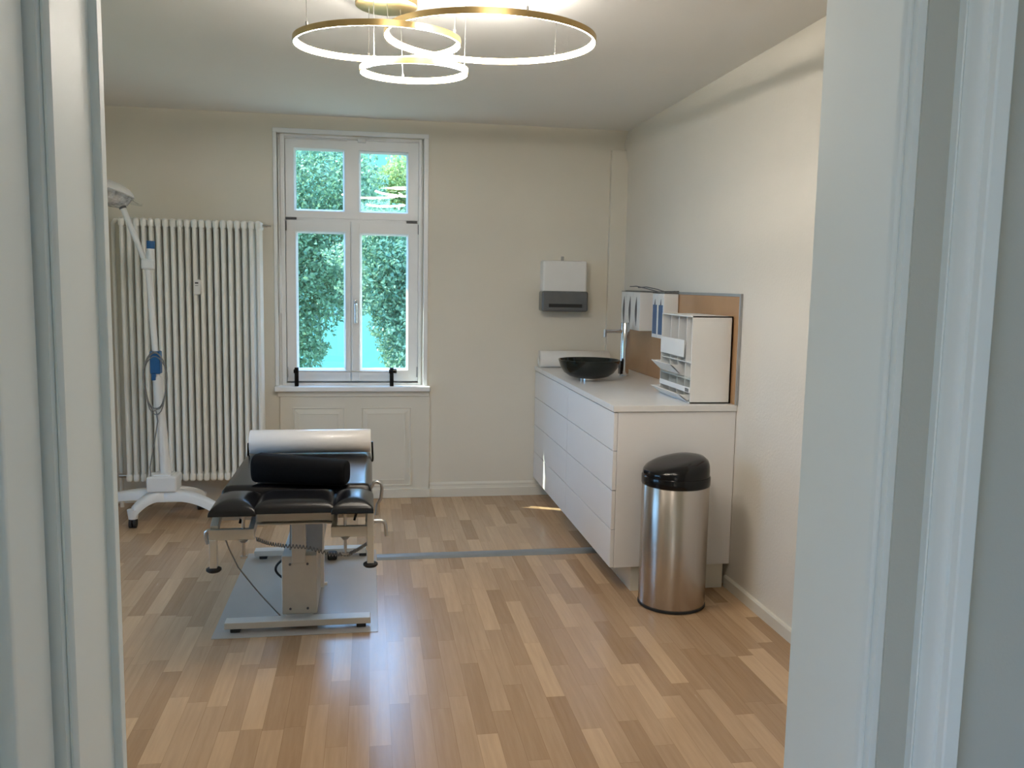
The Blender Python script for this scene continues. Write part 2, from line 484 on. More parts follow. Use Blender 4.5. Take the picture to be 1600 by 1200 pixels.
# hall behind the camera
b = MB()
b.box(-1.75, -1.6, -2.6, -2.4, 0, H); b.box(-1.75, -1.6, -0.05, HY, 0, H); b.box(-1.75, -1.6, -2.4, -0.05, 0, 0.15); b.box(-1.75, -1.6, -2.4, -0.05, 2.48, H)  # unseen opening added so that sky light reaches the door frame
struct(b.build('wall_hall_left', HALLWALL), 'hall wall with an added light opening on the left in front of the doorway', 'wall')
struct(MB().box(1.6, 1.75, -2.6, HY, 0, H).build('wall_hall_right', HALLWALL), 'hall wall on the right in front of the doorway', 'wall')
b = MB()
b.box(-1.75, 1.75, -2.6, -2.45, 0, H)
struct(b.build('wall_hall_back', HALLWALL), 'hall end wall behind the doorway', 'wall')

# baseboards
b = MB()
b.prism([(D, 0), (D - 0.018, 0), (D - 0.018, 0.060), (D - 0.014, 0.066), (D - 0.014, 0.072), (D - 0.011, 0.075), (D - 0.011, 0.090), (D - 0.006, 0.098), (D, 0.104)], 'X', 0.419, 1.275)
struct(b.build('baseboard_back', PAINT, smooth=20), 'cream moulded skirting under the window wall', 'skirting')
b = MB()
b.prism([(R + 0.002, 0), (R - 0.016, 0), (R - 0.016, 0.050), (R - 0.010, 0.057), (R + 0.002, 0.058)], 'Y', YF, 4.02)
struct(b.build('baseboard_right', PAINT, smooth=20), 'plain white skirting along the right wall', 'skirting')

# panelled parapet below the sill
pn = empty('trim_2', (-0.095, D, 0))
struct(pn, 'cream panelled apron below the window sill', 'window apron')
b = MB()
b.box(-0.598, 0.415, D - 0.012, D + 0.01, 0.0, 0.716, 0.003)
b.box(-0.602, 0.419, D - 0.026, D, 0.0, 0.062, 0.004)
b.box(-0.610, 0.412, D - 0.022, D, 0.716, 0.752, 0.004)
b.build('board', PAINT, pn)
for x0, x1 in ((-0.514, -0.164), (-0.056, 0.290)):
    b = MB()
    z0, z1 = 0.085, 0.642
    y = D - 0.012
    bm = b.bm
    def ring(dx, yy): return [bm.verts.new((X, yy, Z)) for X, Z in ((x0 + dx, z0 + dx), (x1 - dx, z0 + dx), (x1 - dx, z1 - dx), (x0 + dx, z1 - dx))]
    rr = [ring(0, y), ring(0.0, y - 0.006), ring(0.007, y - 0.007), ring(0.010, y - 0.001), ring(0.013, y - 0.001), ring(0.046, y - 0.008), ring(0.049, y - 0.006)]
    for a_, c_ in zip(rr[:-1], rr[1:]):
        for k in range(4): bm.faces.new((a_[k], a_[(k + 1) % 4], c_[(k + 1) % 4], c_[k]))
    bm.faces.new(rr[-1])
    b.build('raised_panel', PAINT, pn, smooth=10)

# ---------------------------------------------------------------- window
wi = empty('window_1', (-0.118, D, WZ0))
struct(wi, 'white four-light casement window with a hinged fanlight', 'window')
b = MB()   # outer casing bead on the wall face
for x0, x1, z0, z1 in ((-0.624, -0.600, 0.79, 2.4635), (0.366, 0.3985, 0.79, 2.4635), (-0.6245, 0.399, 2.462, 2.492)):
    b.box(x0, x1, D - 0.014, D + 0.01, z0, z1, 0.005)
b.build('casing', WINPAINT, wi)
def frame_ring(b, x0, x1, z0, z1, wl, wr, wb, wt, y0, y1, bev=0.004):
    b.box(x0, x0 + wl, y0, y1, z0, z1, bev); b.box(x1 - wr, x1, y0, y1, z0, z1, bev)
    b.box(x0 + wl - 0.002, x1 - wr + 0.002, y0 + 0.0006, y1, z0, z0 + wb, bev); b.box(x0 + wl - 0.002, x1 - wr + 0.002, y0 + 0.0006, y1, z1 - wt, z1, bev)
b = MB()
frame_ring(b, WX0, WX1, WZ0, WZ1, 0.045, 0.030, 0.03, 0.022, D + 0.045, D + 0.13)
frame_ring(b, WX0 + 0.018, WX1 - 0.010, WZ0, WZ1, 0.03, 0.022, 0.03, 0.016, D + 0.028, D + 0.06)
b.box(WX0 + 0.03, WX1 - 0.02, D + 0.058, D + 0.13, 1.885, 1.945)
frame_ring(b, WX0 + 0.001, WX1 - 0.001, WZ0 + 0.001, WZ1 - 0.001, 0.075, 0.055, 0.065, 0.045, D + 0.106, D + 0.134)
b.box(-0.150, -0.098, D + 0.106, D + 0.120, 0.80, 1.90)
b.build('frame', WINPAINT, wi)
YS0, YS1, YG = D + 0.048, D + 0.105, D + 0.085
SX0, SX1 = -0.551, 0.334
def sash(name, x0, x1, z0, z1, panes):
    b = MB()
    bm_lo, bm_hi = panes[0][2], panes[0][3]
    b.box(x0, panes[0][0], YS0, YS1, z0, z1, 0.004)
    b.box(panes[-1][1], x1, YS0, YS1, z0, z1, 0.004)
    b.box(x0 + 0.01, x1 - 0.01, YS0 + 0.0006, YS1, z0, bm_lo, 0.004)
    b.box(x0 + 0.01, x1 - 0.01, YS0 + 0.0006, YS1, bm_hi, z1, 0.004)
    for a_, c_ in zip(panes[:-1], panes[1:]): b.box(a_[1], c_[0], YS0 + 0.0012, YS1 - 0.001, bm_lo - 0.006, bm_hi + 0.006, 0.003)
    s_ = b.build(name, WINPAINT, wi)
    for (a0, a1, c0, c1) in panes:
        g = MB(); gb = g.bm   # chamfered glazing bead
        def gr(dx, yy): return [gb.verts.new((X, yy, Z)) for X, Z in ((a0 + dx, c0 + dx), (a1 - dx, c0 + dx), (a1 - dx, c1 - dx), (a0 + dx, c1 - dx))]
        gq = [gr(-0.003, YS1 - 0.008), gr(-0.003, YS0 + 0.012), gr(0.001, YS0 + 0.010), gr(0.011, YG - 0.005), gr(0.012, YG + 0.004), gr(0.004, YS1 - 0.008)]
        for k in range(len(gq)):
            r0, r1 = gq[k], gq[(k + 1) % len(gq)]
            for m_ in range(4): gb.faces.new((r0[m_], r0[(m_ + 1) % 4], r1[(m_ + 1) % 4], r1[m_]))
        g.build('glazing_bead', WINPAINT, s_, smooth=15)
        MB().box(a0 - 0.003, a1 + 0.003, YG - 0.003, YG + 0.003, c0 - 0.003, c1 + 0.003).build('pane', PANE, s_)
    return s_
sash('fanlight_sash', SX0, SX1, 1.918, 2.440, [(-0.494, -0.163, 1.968, 2.376), (-0.066, 0.262, 1.968, 2.372)])
sash('casement_sash', SX0, -0.1245, 0.815, 1.905, [(-0.486, -0.160, 0.892, 1.829)])
rs = sash('casement_sash', -0.1225, SX1, 0.815, 1.905, [(-0.060, 0.265, 0.892, 1.826)])
b = MB(); b.box(-0.116, -0.064, YS0 - 0.010, YS0 + 0.004, 0.82, 1.90, 0.004); b.build('meeting_stile', WINPAINT, rs)
hd = MB()
hx, hy = -0.090, YS0 - 0.010
hd.box(hx - 0.013, hx + 0.013, hy - 0.008, hy, 1.295, 1.375, 0.003)
hd.tube([(hx, hy - 0.004, 1.345), (hx, hy - 0.036, 1.345), (hx, hy - 0.043, 1.335), (hx, hy - 0.044, 1.22)], 0.009)
hd.build('handle', CHROME, wi)['label'] = 'metal window handle'
for (x, z) in ((-0.553, 1.868), (0.338, 1.864)):
    MB().tube([(x, YS0 - 0.008, z - 0.036), (x, YS0 - 0.008, z + 0.03)], 0.0085).box(x - 0.006, x + 0.006, YS0 - 0.004, YS0 + 0.01, z - 0.03, z + 0.025).build('hinge', DARKGREY, wi)
for (x, z) in ((-0.515, 1.913), (0.288, 1.909)):
    MB().tube([(x - 0.036, YS0 - 0.008, z), (x + 0.036, YS0 - 0.008, z)], 0.0085).box(x - 0.03, x + 0.03, YS0 - 0.004, YS0 + 0.01, z - 0.006, z + 0.006).build('hinge', DARKGREY, wi)
for x in (-0.553, 0.333):
    MB().tube([(x, YS0 - 0.007, 0.845), (x, YS0 - 0.007, 0.915)], 0.008).build('hinge', STEELP, wi)
b = MB(); b.box(-0.56, -0.145, YS0 - 0.012, YS0 + 0.002, 2.432, 2.438, 0.002); b.box(-0.02, 0.115, YS0 - 0.028, YS0, 2.438, 2.452, 0.004)
b.box(-0.075, -0.02, YS0 - 0.034, YS0, 2.424, 2.452, 0.004); b.box(-0.145, -0.02, YS0 - 0.024, YS0, 2.442, 2.450, 0.003)
b.build('fanlight_opener', WHITEPL, wi)
b = MB(); b.tube([(-0.586, D - 0.004, 1.28), (-0.588, D - 0.006, 1.60), (-0.589, D + 0.01, 1.66)], 0.0095); b.tube([(-0.589, D + 0.01, 1.64), (-0.589, D + 0.02, 2.43)], 0.005)
b.build('opener_rod', WHITEPL, wi)
b = MB().box(-0.628, 0.417, D - 0.062, D + 0.06, 0.755, 0.790, 0.009, 3)
struct(b.build('trim_3', WINPAINT), 'white painted window sill board', 'window sill')

# telescopic lock bar standing on the sill
lb = empty('window_bar', (-0.165, D - 0.035, 0.79))
tag(lb, 'thin steel bar on two black brackets standing on the window sill', 'window bar')
yb = D - 0.034
for x in (-0.483, 0.152):
    b = MB(); b.box(x - 0.0135, x + 0.0135, yb - 0.012, yb + 0.016, 0.790, 0.918, 0.004)
    if x > 0: b.tube([(x + 0.010, yb, 0.895), (x + 0.034, yb, 0.895)], 0.016)
    b.box(x - 0.019, x + 0.012, yb - 0.014, yb + 0.018, 0.880, 0.905, 0.003)
    b.build('bracket', BLACKPL, lb)
MB().tube([(-0.475, yb, 0.893), (0.148, yb, 0.890)], 0.0045).build('bar', STEELP, lb)

# ---------------------------------------------------------------- radiator
ra = empty('column_radiator', (-1.09, D - 0.12, 0.19))
tag(ra, 'tall cream tubular column radiator on the wall left of the window', 'radiator')
n = 20; px0, px1 = -1.522, -0.699
RZ0, RZ1 = 0.190, 1.872
yr = D - 0.150
proto = None
for i in range(n):
    x = px0 + (px1 - px0) * i / (n - 1)
    if proto is None:
        b = MB()
        for dy in (-0.068, -0.023, 0.023, 0.068):
            yy = yr + dy
            b.tube([(x, yr, RZ1 - 0.012), (x, yr + dy * 0.7, RZ1 - 0.02), (x, yy, RZ1 - 0.055), (x, yy, RZ0 + 0.055), (x, yr + dy * 0.7, RZ0 + 0.02), (x, yr, RZ0 + 0.012)], 0.0125, 10)
        for zz in (RZ0, RZ1 - 0.058):
            b.box(x - 0.019, x + 0.019, yr - 0.080, yr + 0.080, zz, zz + 0.058, 0.017, 3)
        proto = b.build('section', RAD, ra)
        pos0 = x
    else:
        c = proto.copy(); C.objects.link(c); c.parent = ra
        c.location.x = proto.location.x + (x - pos0)
for zz in (RZ0 + 0.03, RZ1 - 0.03): MB().tube([(px0 - 0.01, yr, zz), (px1 + 0.01, yr, zz)], 0.017).build('manifold', RAD, ra)
for zz in (RZ0 + 0.2, RZ1 - 0.2):
    for x in (px0 + 0.15, px1 - 0.15): MB().box(x - 0.012, x + 0.012, yr + 0.06, D, zz - 0.02, zz + 0.02).build('wall_bracket', RAD, ra)
b = MB().tube([(px1 + 0.02, yr, RZ1 - 0.028), (px1 + 0.052, yr, RZ1 - 0.028)], 0.010).tube([(px1 + 0.048, yr, RZ1 - 0.028), (px1 + 0.075, yr, RZ1 - 0.028)], 0.006)
b.build('vent_plug', CHROME, ra)
mt = MB().box(-1.094, -1.052, yr - 0.108, yr - 0.078, 1.400, 1.495, 0.004).build('heat_meter', WHITEPL, ra)
MB().box(-1.083, -1.063, yr - 0.1095, yr - 0.106, 1.468, 1.478, 0.0005).box(-1.082, -1.064, yr - 0.1095, yr - 0.106, 1.455, 1.458, 0.0005).build('display', GREYPL, mt)
b = MB().tube([(px0 - 0.012, yr, RZ0 + 0.03), (-1.60, yr, RZ0 + 0.03)], 0.012).tube([(-1.615, yr, RZ0 + 0.03), (-1.645, yr, RZ0 + 0.03)], 0.019, 8)
b.build('valve', STEELP, ra)
pp = MB().tube([(-1.602, D - 0.10, 0.0), (-1.602, D - 0.10, 1.80), (-1.603, D - 0.095, 1.84), (-1.603, D - 0.05, 1.862), (-1.603, D + 0.01, 1.864)], 0.0125)
pp.build('x', RAD)
o = bpy.data.objects['x']; o.name = 'heating_pipe'
tag(o, 'thin vertical cream heating pipe beside the radiator', 'pipe')
b = MB().tube([(-1.55, D - 0.012, 1.83), (-1.55, D + 0.0, 1.83)], 0.02); b.build('wall_plug', DARKGREY)
tag(bpy.data.objects['wall_plug'], 'small dark wall plug beside the top corner of the radiator', 'wall plug')

# ---------------------------------------------------------------- examination lamp
LY = 5.5
el = empty('examination_lamp', (-1.235, LY, 0))
tag(el, 'white wheeled medical examination lamp standing before the radiator', 'examination lamp')
b = MB().box(-1.332, -1.158, LY - 0.075, LY + 0.085, 0.205, 0.302, 0.012, 3)
b.box(-1.30, -1.19, LY - 0.05, LY + 0.06, 0.295, 0.312, 0.006)
b.build('base_box', WHITEPL, el)
ctr = Vector((-1.245, LY, 0.172))
feet = [Vector((-1.405, 5.40, 0)), Vector((-0.925, 5.44, 0)), Vector((-1.70, 5.60, 0)), Vector((-1.085, 5.80, 0))]
for f_ in feet:
    d_ = f_ - Vector((ctr.x, ctr.y, 0)); L_ = d_.length; d_.normalize()
    s_ = Vector((-d_.y, d_.x, 0))
    b = MB(); bm = b.bm; rings = []
    N = 12
    for i in range(N + 1):
        t = i / N
        p = Vector((ctr.x, ctr.y, 0)) + d_ * (L_ * t)
        zt = 0.212 - 0.088 * t ** 2.2
        zb = 0.140 - 0.072 * t ** 2.4 + 0.012 * math.sin(PI * t)
        hw = 0.052 - 0.020 * t
        rings.append([bm.verts.new(p + s_ * u * hw + Vector((0, 0, z))) for u, z in ((-1, zb), (1, zb), (1, zt - 0.012), (0.72, zt), (-0.72, zt), (-1, zt - 0.012))])
    for a_, c_ in zip(rings[:-1], rings[1:]):
        for k in range(6): bm.faces.new((a_[k], a_[(k + 1) % 6], c_[(k + 1) % 6], c_[k]))
    bm.faces.new(rings[0][::-1]); bm.faces.new(rings[-1])
    lg = b.build('leg', WHITEPL, el, smooth=50)
    b = MB().tube([f_ + Vector((0, 0, 0.055)), f_ + Vector((0, 0, 0.112))], [0.027, 0.034], 16)
    b.build('caster_housing', WHITEPL, lg)
    b = MB()
    for s in (-0.012, 0.012): b.tube([f_ + Vector((s - 0.008, -0.004, 0.030)), f_ + Vector((s + 0.008, -0.004, 0.030))], 0.030, 18)
    b.box(f_.x - 0.016, f_.x + 0.016, f_.y - 0.02, f_.y + 0.02, 0.03, 0.06, 0.004)
    b.build('caster', RUBBER, lg)
p0, p1, p2, p3 = Vector((-1.232, LY, 0.31)), Vector((-1.268, LY, 0.905)), Vector((-1.274, LY, 1.06)), Vector((-1.300, LY, 1.55))
MB().tube([p0, p1], [0.032, 0.027], 18).build('pole', WHITEPL, el)
MB().tube([p1, p2, p3], [0.020, 0.019, 0.018], 16).build('upper_pole', WHITEPL, el)
MB().box(p1.x - 0.032, p1.x + 0.026, LY - 0.034, LY + 0.030, 0.925, 1.062, 0.006).box(p1.x - 0.028, p1.x + 0.0, LY - 0.03, LY + 0.02, 0.885, 0.93, 0.006).build('clip', BLUEPL, el)['label'] = 'blue pole clip'
MB().box(-1.338, -1.262, LY - 0.028, LY + 0.028, 1.548, 1.612, 0.014, 3).tube([(-1.286, LY, 1.60), (-1.283, LY, 1.672)], [0.024, 0.022], 16).build('elbow', WHITEPL, el)
MB().tube([(-1.283, LY, 1.672), (-1.281, LY, 1.718)], [0.024, 0.0245], 18).build('knob', BLUEPL, el)['label'] = 'blue knob on top of the elbow'
a0, a1 = Vector((-1.312, LY, 1.585)), Vector((-1.432, LY, 1.905))
ar = MB().tube([a0, a1], [0.017, 0.0165], 16).build('arm', WHITEPL, el)
MB().tube([a1 - (a1 - a0) * 0.01, a1 + (a1 - a0).normalized() * 0.02], [0.021, 0.020], 16).build('collar', DARKGREY, ar)
# lamp head: tilted shallow dome seen from its side
hc = Vector((-1.510, LY, 1.985))
rot = Matrix.Rotation(math.radians(17), 4, 'Y') @ Matrix.Rotation(math.radians(-5), 4, 'X')
def hf(p): return rot @ p
MB().lathe([(0.0001, 0.078), (0.05, 0.075), (0.10, 0.062), (0.128, 0.044), (0.140, 0.024), (0.134, 0.019), (0.120, 0.022)], hc, 36, hf).build('head', WHITEPL, el)
MB().lathe([(0.131, 0.030), (0.129, 0.008), (0.116, -0.030), (0.084, -0.058), (0.03, -0.068), (0.0001, -0.068)], hc, 18, hf).build('reflector', SILVER, el, smooth=5)
MB().lathe([(0.128, 0.016), (0.160, -0.002), (0.190, -0.004), (0.192, 0.008)], hc, 36, hf, open_=True).build('shield', CLEARPL, el)
b = MB().tube([a1, a1 + Vector((-0.008, 0, 0.035)), hc + Vector((0.03, 0, -0.035))], 0.017, 12)
b.tube([hc + Vector((-0.03, -0.02, -0.03)), hc + Vector((-0.035, -0.03, -0.16))], 0.014, 12)
b.build('head_joint', WHITEPL, el)
# coiled cable hung on the clip
b = MB()
pts = []
for i in range(0, 71):
    t = i / 70
    a = -PI / 2 + t * 2 * PI * 3.0
    rx = 0.062 + 0.006 * math.sin(3 * a); rz = 0.175 + 0.02 * math.sin(a * 0.37)
    pts.append((-1.270 + rx * math.cos(a) * 1.05, LY - 0.036 - 0.004 * math.sin(5 * t), 0.875 + rz * math.sin(a)))
b.tube(pts, 0.0035, 6)
b.tube([(-1.27, LY - 0.036, 0.70), (-1.262, LY - 0.038, 0.64), (-1.285, LY - 0.05, 0.50), (-1.31, LY - 0.06, 0.36), (-1.308, LY - 0.05, 0.29)], 0.0035, 6)
b.build('cable', CABLE, el)

# ---------------------------------------------------------------- treatment table
tt = empty('treatment_table', (-0.295, 4.1, 0))
tag(tt, 'treatment table with black leatherette pads on a beige lift frame', 'treatment table')
PZ = 0.655; TXC = -0.292; HWID = 0.305
def cushion(x0, x1, y0, y1, zb, zt, name, crown=0.012, edge=0.028, dip=None, parent=tt):
    b = MB(); bm = b.bm
    nu, nv = 25, 19
    def pt(u, v, top):
        x = x0 + (x1 - x0) * u; y = y0 + (y1 - y0) * v
        ex = min(u, 1 - u) * (x1 - x0); ey = min(v, 1 - v) * (y1 - y0)
        e = min(ex, ey)
        k = min(1.0, e / edge)
        prof = math.sqrt(max(0.0, 1 - (1 - k) ** 2))
        cr = crown * math.sin(PI * u) ** 0.7 * math.sin(PI * v) ** 0.7
        z = zb + (zt - zb) * (0.16 + 0.84 * prof) + cr
        if dip: z -= dip(x, y)
        return Vector((x, y, z if top else zb))
    us = [0, .012, .03, .06, .10] + [0.1 + 0.8 * i / 14 for i in range(1, 14)] + [.90, .94, .97, .988, 1]
    top = [[bm.verts.new(pt(u, v, True)) for u in us] for v in us]
    bot = [[bm.verts.new(pt(u, v, False)) for u in us] for v in us]
    m_ = len(us)
    for j in range(m_ - 1):
        for i in range(m_ - 1):
            bm.faces.new((top[j][i], top[j][i + 1], top[j + 1][i + 1], top[j + 1][i]))
            bm.faces.new((bot[j][i], bot[j + 1][i], bot[j + 1][i + 1], bot[j][i + 1]))
    for i in range(m_ - 1):
        for (q, w_) in (((0, i), (0, i + 1)), ((m_ - 1, i + 1), (m_ - 1, i)), ((i + 1, 0), (i, 0)), ((i, m_ - 1), (i + 1, m_ - 1))):
            bm.faces.new((bot[q[0]][q[1]], bot[w_[0]][w_[1]], top[w_[0]][w_[1]], top[q[0]][q[1]]))
    return b.build(name, LEATHER, parent, smooth=60)
cushion(TXC - HWID, TXC + HWID, 3.585, 4.36, 0.602, 0.660, 'main_pad', crown=0.006)
cushion(TXC - HWID - 0.004, -0.425, 3.325, 3.59, 0.608, 0.652, 'armrest_pad', crown=0.011, edge=0.075)
cushion(-0.145, TXC + HWID + 0.004, 3.325, 3.59, 0.608, 0.652, 'armrest_pad', crown=0.011, edge=0.075)
cushion(-0.440, -0.130, 3.335, 3.59, 0.612, 0.655, 'head_pad', crown=0.004, edge=0.06)
# frame below the pads
b = MB()
for x in (-0.47, -0.14): b.box(x - 0.02, x + 0.02, 3.60, 4.33, 0.552, 0.597, 0.003)
for y in (3.62, 3.98, 4.30): b.box(TXC - 0.26, TXC + 0.26, y - 0.02, y + 0.02, 0.552, 0.597, 0.003)
b.build('pad_frame', FRAMEM, tt)
hb = MB().box(-0.436, -0.146, 3.43, 3.47, 0.556, 0.598, 0.003)
hb.box(-0.436, -0.146, 3.42, 3.46, 0.545, 0.551, 0.001)
for x in (-0.35, -0.235): hb.box(x - 0.006, x + 0.006, 3.44, 3.46, 0.595, 0.612)
for x in (-0.43, -0.152): hb.box(x - 0.011, x + 0.011, 3.44, 3.64, 0.548, 0.598, 0.002)
hb.build('head_crossbar', FRAMEM, tt)
for s, xa, xb in ((-1, -0.610, -0.441), (1, -0.149, 0.020)):
    ix, ox = (xb, xa) if s < 0 else (xa, xb)
    b = MB()
    b.box(xa, xb, 3.385, 3.410, 0.499, 0.541, 0.002)                 # near box rail
    b.box(xa + 0.012, xb - 0.012, 3.56, 3.58, 0.530, 0.552, 0.002)   # far rail
    b.obox((ix + s * 0.012, 3.40, 0.520), (ix + s * 0.012, 3.62, 0.565), 0.022, 0.04, 0.002)
    b.obox((ox - s * 0.020, 3.40, 0.540), (ox - s * 0.020, 3.55, 0.600), 0.030, 0.03, 0.002)
    ab = b.build('armrest_bracket', FRAMEM, tt)
    xl = ox - s * 0.0155
    zt_ = 0.502 if s < 0 else 0.598
    lg = MB().box(xl - 0.0135, xl + 0.0135, 3.380, 3.412, 0.388, zt_, 0.003).build('leg', FRAMEM, tt)
    MB().lathe([(0.0001, 0.0), (0.022, 0.0), (0.029, 0.006), (0.029, 0.013), (0.020, 0.018), (0.0001, 0.018)], (xl, 3.396, 0.373), 20).build('foot', RUBBER, lg)
    xs = -0.482 if s < 0 else -0.094
    b = MB().tube([(xs, 3.40, 0.425), (xs, 3.40, 0.598)], 0.006, 10).tube([(xs, 3.40, 0.486), (xs, 3.40, 0.499)], [0.010, 0.022], 12)
    b.tube([(xs, 3.40, 0.425), (xs, 3.40, 0.431)], 0.014, 12).tube([(xs, 3.40, 0.580), (xs, 3.40, 0.600)], [0.010, 0.018], 12)
    b.build('screw_rod', STEELP, tt)
    MB().obox((xs + s * 0.028 + 0.006, 3.46, 0.545), (xs + s * 0.028 + 0.022, 3.46, 0.600), 0.010, 0.010, 0.002).build('locking_lever', BLACKPL, tt)
# crank handles
def crank(pts):
    MB().tube(pts, 0.0075, 10).build('crank_handle', STEELP, tt)
crank([(0.010, 3.40, 0.557), (0.045, 3.40, 0.557), (0.058, 3.40, 0.553), (0.064, 3.40, 0.540), (0.067, 3.40, 0.495)])
crank([(-0.595, 3.40, 0.536), (-0.612, 3.40, 0.536), (-0.622, 3.40, 0.528), (-0.622, 3.40, 0.515), (-0.614, 3.40, 0.483)])
crank([(-0.01, 3.70, 0.585), (0.018, 3.70, 0.643), (0.034, 3.70, 0.646), (0.050, 3.70, 0.638), (0.055, 3.70, 0.620), (0.050, 3.70, 0.575), (0.034, 3.70, 0.545), (0.030, 3.70, 0.50)])
# lift column
b = MB().box(-0.376, -0.227, 3.755, 4.42, 0.050, 0.312, 0.004)
col = b.build('lift_housing', FRAMEM, tt)
for x in (-0.340, -0.266):
    for z in (0.075, 0.275):
        MB().tube([(x, 3.757, z), (x, 3.751, z)], 0.0055, 10).build('bolt', DARKGREY, col)
MB().box(-0.333, -0.274, 3.75, 3.81, 0.28, 0.556, 0.003).build('inner_post', FRAMEM, tt)
b = MB(); b.prism([(3.84, 0.305), (4.40, 0.305), (4.30, 0.555), (3.92, 0.555)], 'X', -0.350, -0.208)
b.build('lift_arm', FRAMED, tt)
MB().box(-0.219, -0.203, 3.90, 3.94, 0.115, 0.565, 0.002).tube([(-0.211, 3.92, 0.125), (-0.190, 3.92, 0.125)], 0.008).build('guide_rail', WHITEPL, tt)
# base bars
b = MB()
b.box(-0.608, 0.005, 3.68, 3.745, 0.022, 0.050, 0.003); b.build('base_bar', FRAMEM, tt)
b = MB(); b.box(-0.610, -0.018, 4.68, 4.745, 0.022, 0.052, 0.003); b.build('base_bar', FRAMEM, tt)
b = MB(); b.box(-0.36, -0.245, 3.70, 4.72, 0.024, 0.05, 0.002); b.build('base_beam', FRAMEM, tt)
for y in (3.712, 4.712):
    for x in (-0.565, -0.035):
        MB().box(x - 0.02, x + 0.02, y - 0.025, y + 0.025, 0.0045, 0.024, 0.003).build('base_foot', RUBBER, tt)
# roll holder at the far end
b = MB().tube([(0.004, 4.33, 0.60), (0.017, 4.31, 0.615), (0.017, 4.28, 0.635), (0.014, 4.265, 0.718)], 0.005)
b.build('roll_holder', BLACKPL, tt)
b = MB().tube([(-0.58, 4.33, 0.60), (-0.580, 4.28, 0.635), (-0.574, 4.265, 0.718)], 0.005)
b.build('roll_holder', BLACKPL, tt)
# cables
b = MB().tube([at(352, 842, Y=3.44), at(358, 858, Y=3.5), at(372, 886, Y=3.58), at(395, 915, Y=3.66), at(415, 938, Y=3.74), at(438, 962, Y=3.765)], 0.003, 6)
b.build('power_cord', CABLE, tt)
pts = [Vector((-0.372 - 0.055 * math.sin(PI * t / 14), 4.0, 0.235 - 0.12 * t / 14)) for t in range(15)]
MB().tube(pts, 0.0055, 8).build('hose', RUBBER, tt)
way = [at(*p, Y=3.6) for p in ((400, 842), (420, 849), (445, 853), (480, 855), (515, 866), (545, 866), (560, 858), (574, 849))]
pts = []
nseg = len(way) - 1
tot = 360
for i in range(tot + 1):
    t = i / tot * nseg; k = min(int(t), nseg - 1); u = t - k
    p = way[k].lerp(way[k + 1], u)
    a = i * 2 * PI / 8.0
    pts.append(p + Vector((0, math.cos(a) * 0.0075, math.sin(a) * 0.0075)))
MB().tube(pts, 0.0024, 5).build('spiral_cable', CABLE, tt)
MB().box(-0.222, -0.172, 4.62, 4.672, 0.006, 0.046, 0.008).build('connector', RUBBER, tt)

# paper roll and bolster on the table
b = MB()
def roll(b, x0, x1, y, z, r, rc=0.02, seg=40):
    bm = b.bm
    prof = [(x0 + 0.01, rc), (x0, rc), (x0, r - 0.003), (x0 + 0.003, r), (x1 - 0.003, r), (x1, r - 0.003), (x1, rc), (x1 - 0.01, rc)]
    rings = [[bm.verts.new((x, y + q * math.cos(2 * PI * k / seg), z + q * math.sin(2 * PI * k / seg))) for k in range(seg)] for x, q in prof]
    for i in range(len(prof)):
        j = (i + 1) % len(prof)
        for k in range(seg): bm.faces.new((rings[i][k], rings[i][(k + 1) % seg], rings[j][(k + 1) % seg], rings[j][k]))
roll(b, -0.566, 0.007, 4.265, 0.7240, 0.057, 0.012)
o = b.build('couch_paper_roll', FOILROLL, smooth=50, origin=(-0.29, 4.265, 0.66))
tag(o, 'thick white paper roll lying across the far end of the treatment table', 'paper roll')
b = MB(); bm = b.bm
A = Vector((-0.468, 3.665, 0)); B = Vector((-0.090, 3.560, 0)); ax = (B - A).normalized(); sd_ = Vector((-ax.y, ax.x, 0))
rings = []
for t, s in ((0, .55), (0.0, .80), (0.012, .93), (0.04, 1), (0.3, 1), (0.7, 1), (0.955, 1), (0.985, .95), (1.0, .84), (1.0, .55)):
    r = (0.062 - 0.008 * t) * s
    c = A.lerp(B, t); zc = 0.664 + (0.062 - 0.008 * t)
    row = []
    for k in range(32):
        a = 2 * PI * k / 32
        zz = math.sin(a); yy = math.cos(a)
        f2 = (abs(zz) ** 3.2 + abs(yy) ** 3.2) ** (-1 / 3.2)
        row.append(bm.verts.new(c + sd_ * (yy * f2 * r) * 0.98 + Vector((0, 0, zc + zz * f2 * r * 0.96))))
    rings.append(row)
for a_, c_ in zip(rings[:-1], rings[1:]):
    for k in range(32): bm.faces.new((a_[k], a_[(k + 1) % 32], c_[(k + 1) % 32], c_[k]))
bm.faces.new(rings[0][::-1]); bm.faces.new(rings[-1])
o = b.build('bolster_cushion', BLACKCL, smooth=60, origin=(-0.28, 3.7, 0.66))
tag(o, 'black fabric bolster cushion lying on the black table pad', 'bolster')
o = MB().box(-0.655, 0.037, 3.635, 4.80, 0.0005, 0.004, 0.0015).build('floor_mat', MATPL, origin=(-0.31, 4.2, 0))
tag(o, 'clear glossy vinyl protection mat under the treatment table', 'floor mat')
b = MB()
b.prism([(4.615, 0.0), (4.625, 0.010), (4.640, 0.014), (4.680, 0.014), (4.695, 0.010), (4.705, 0.0)], 'X', 0.04, 1.268)
o = b.build('cable_cover', DUCT, smooth=60, origin=(0.6, 4.66, 0))
tag(o, 'flat grey cable cover strip lying across the parquet to the cabinets', 'cable cover')

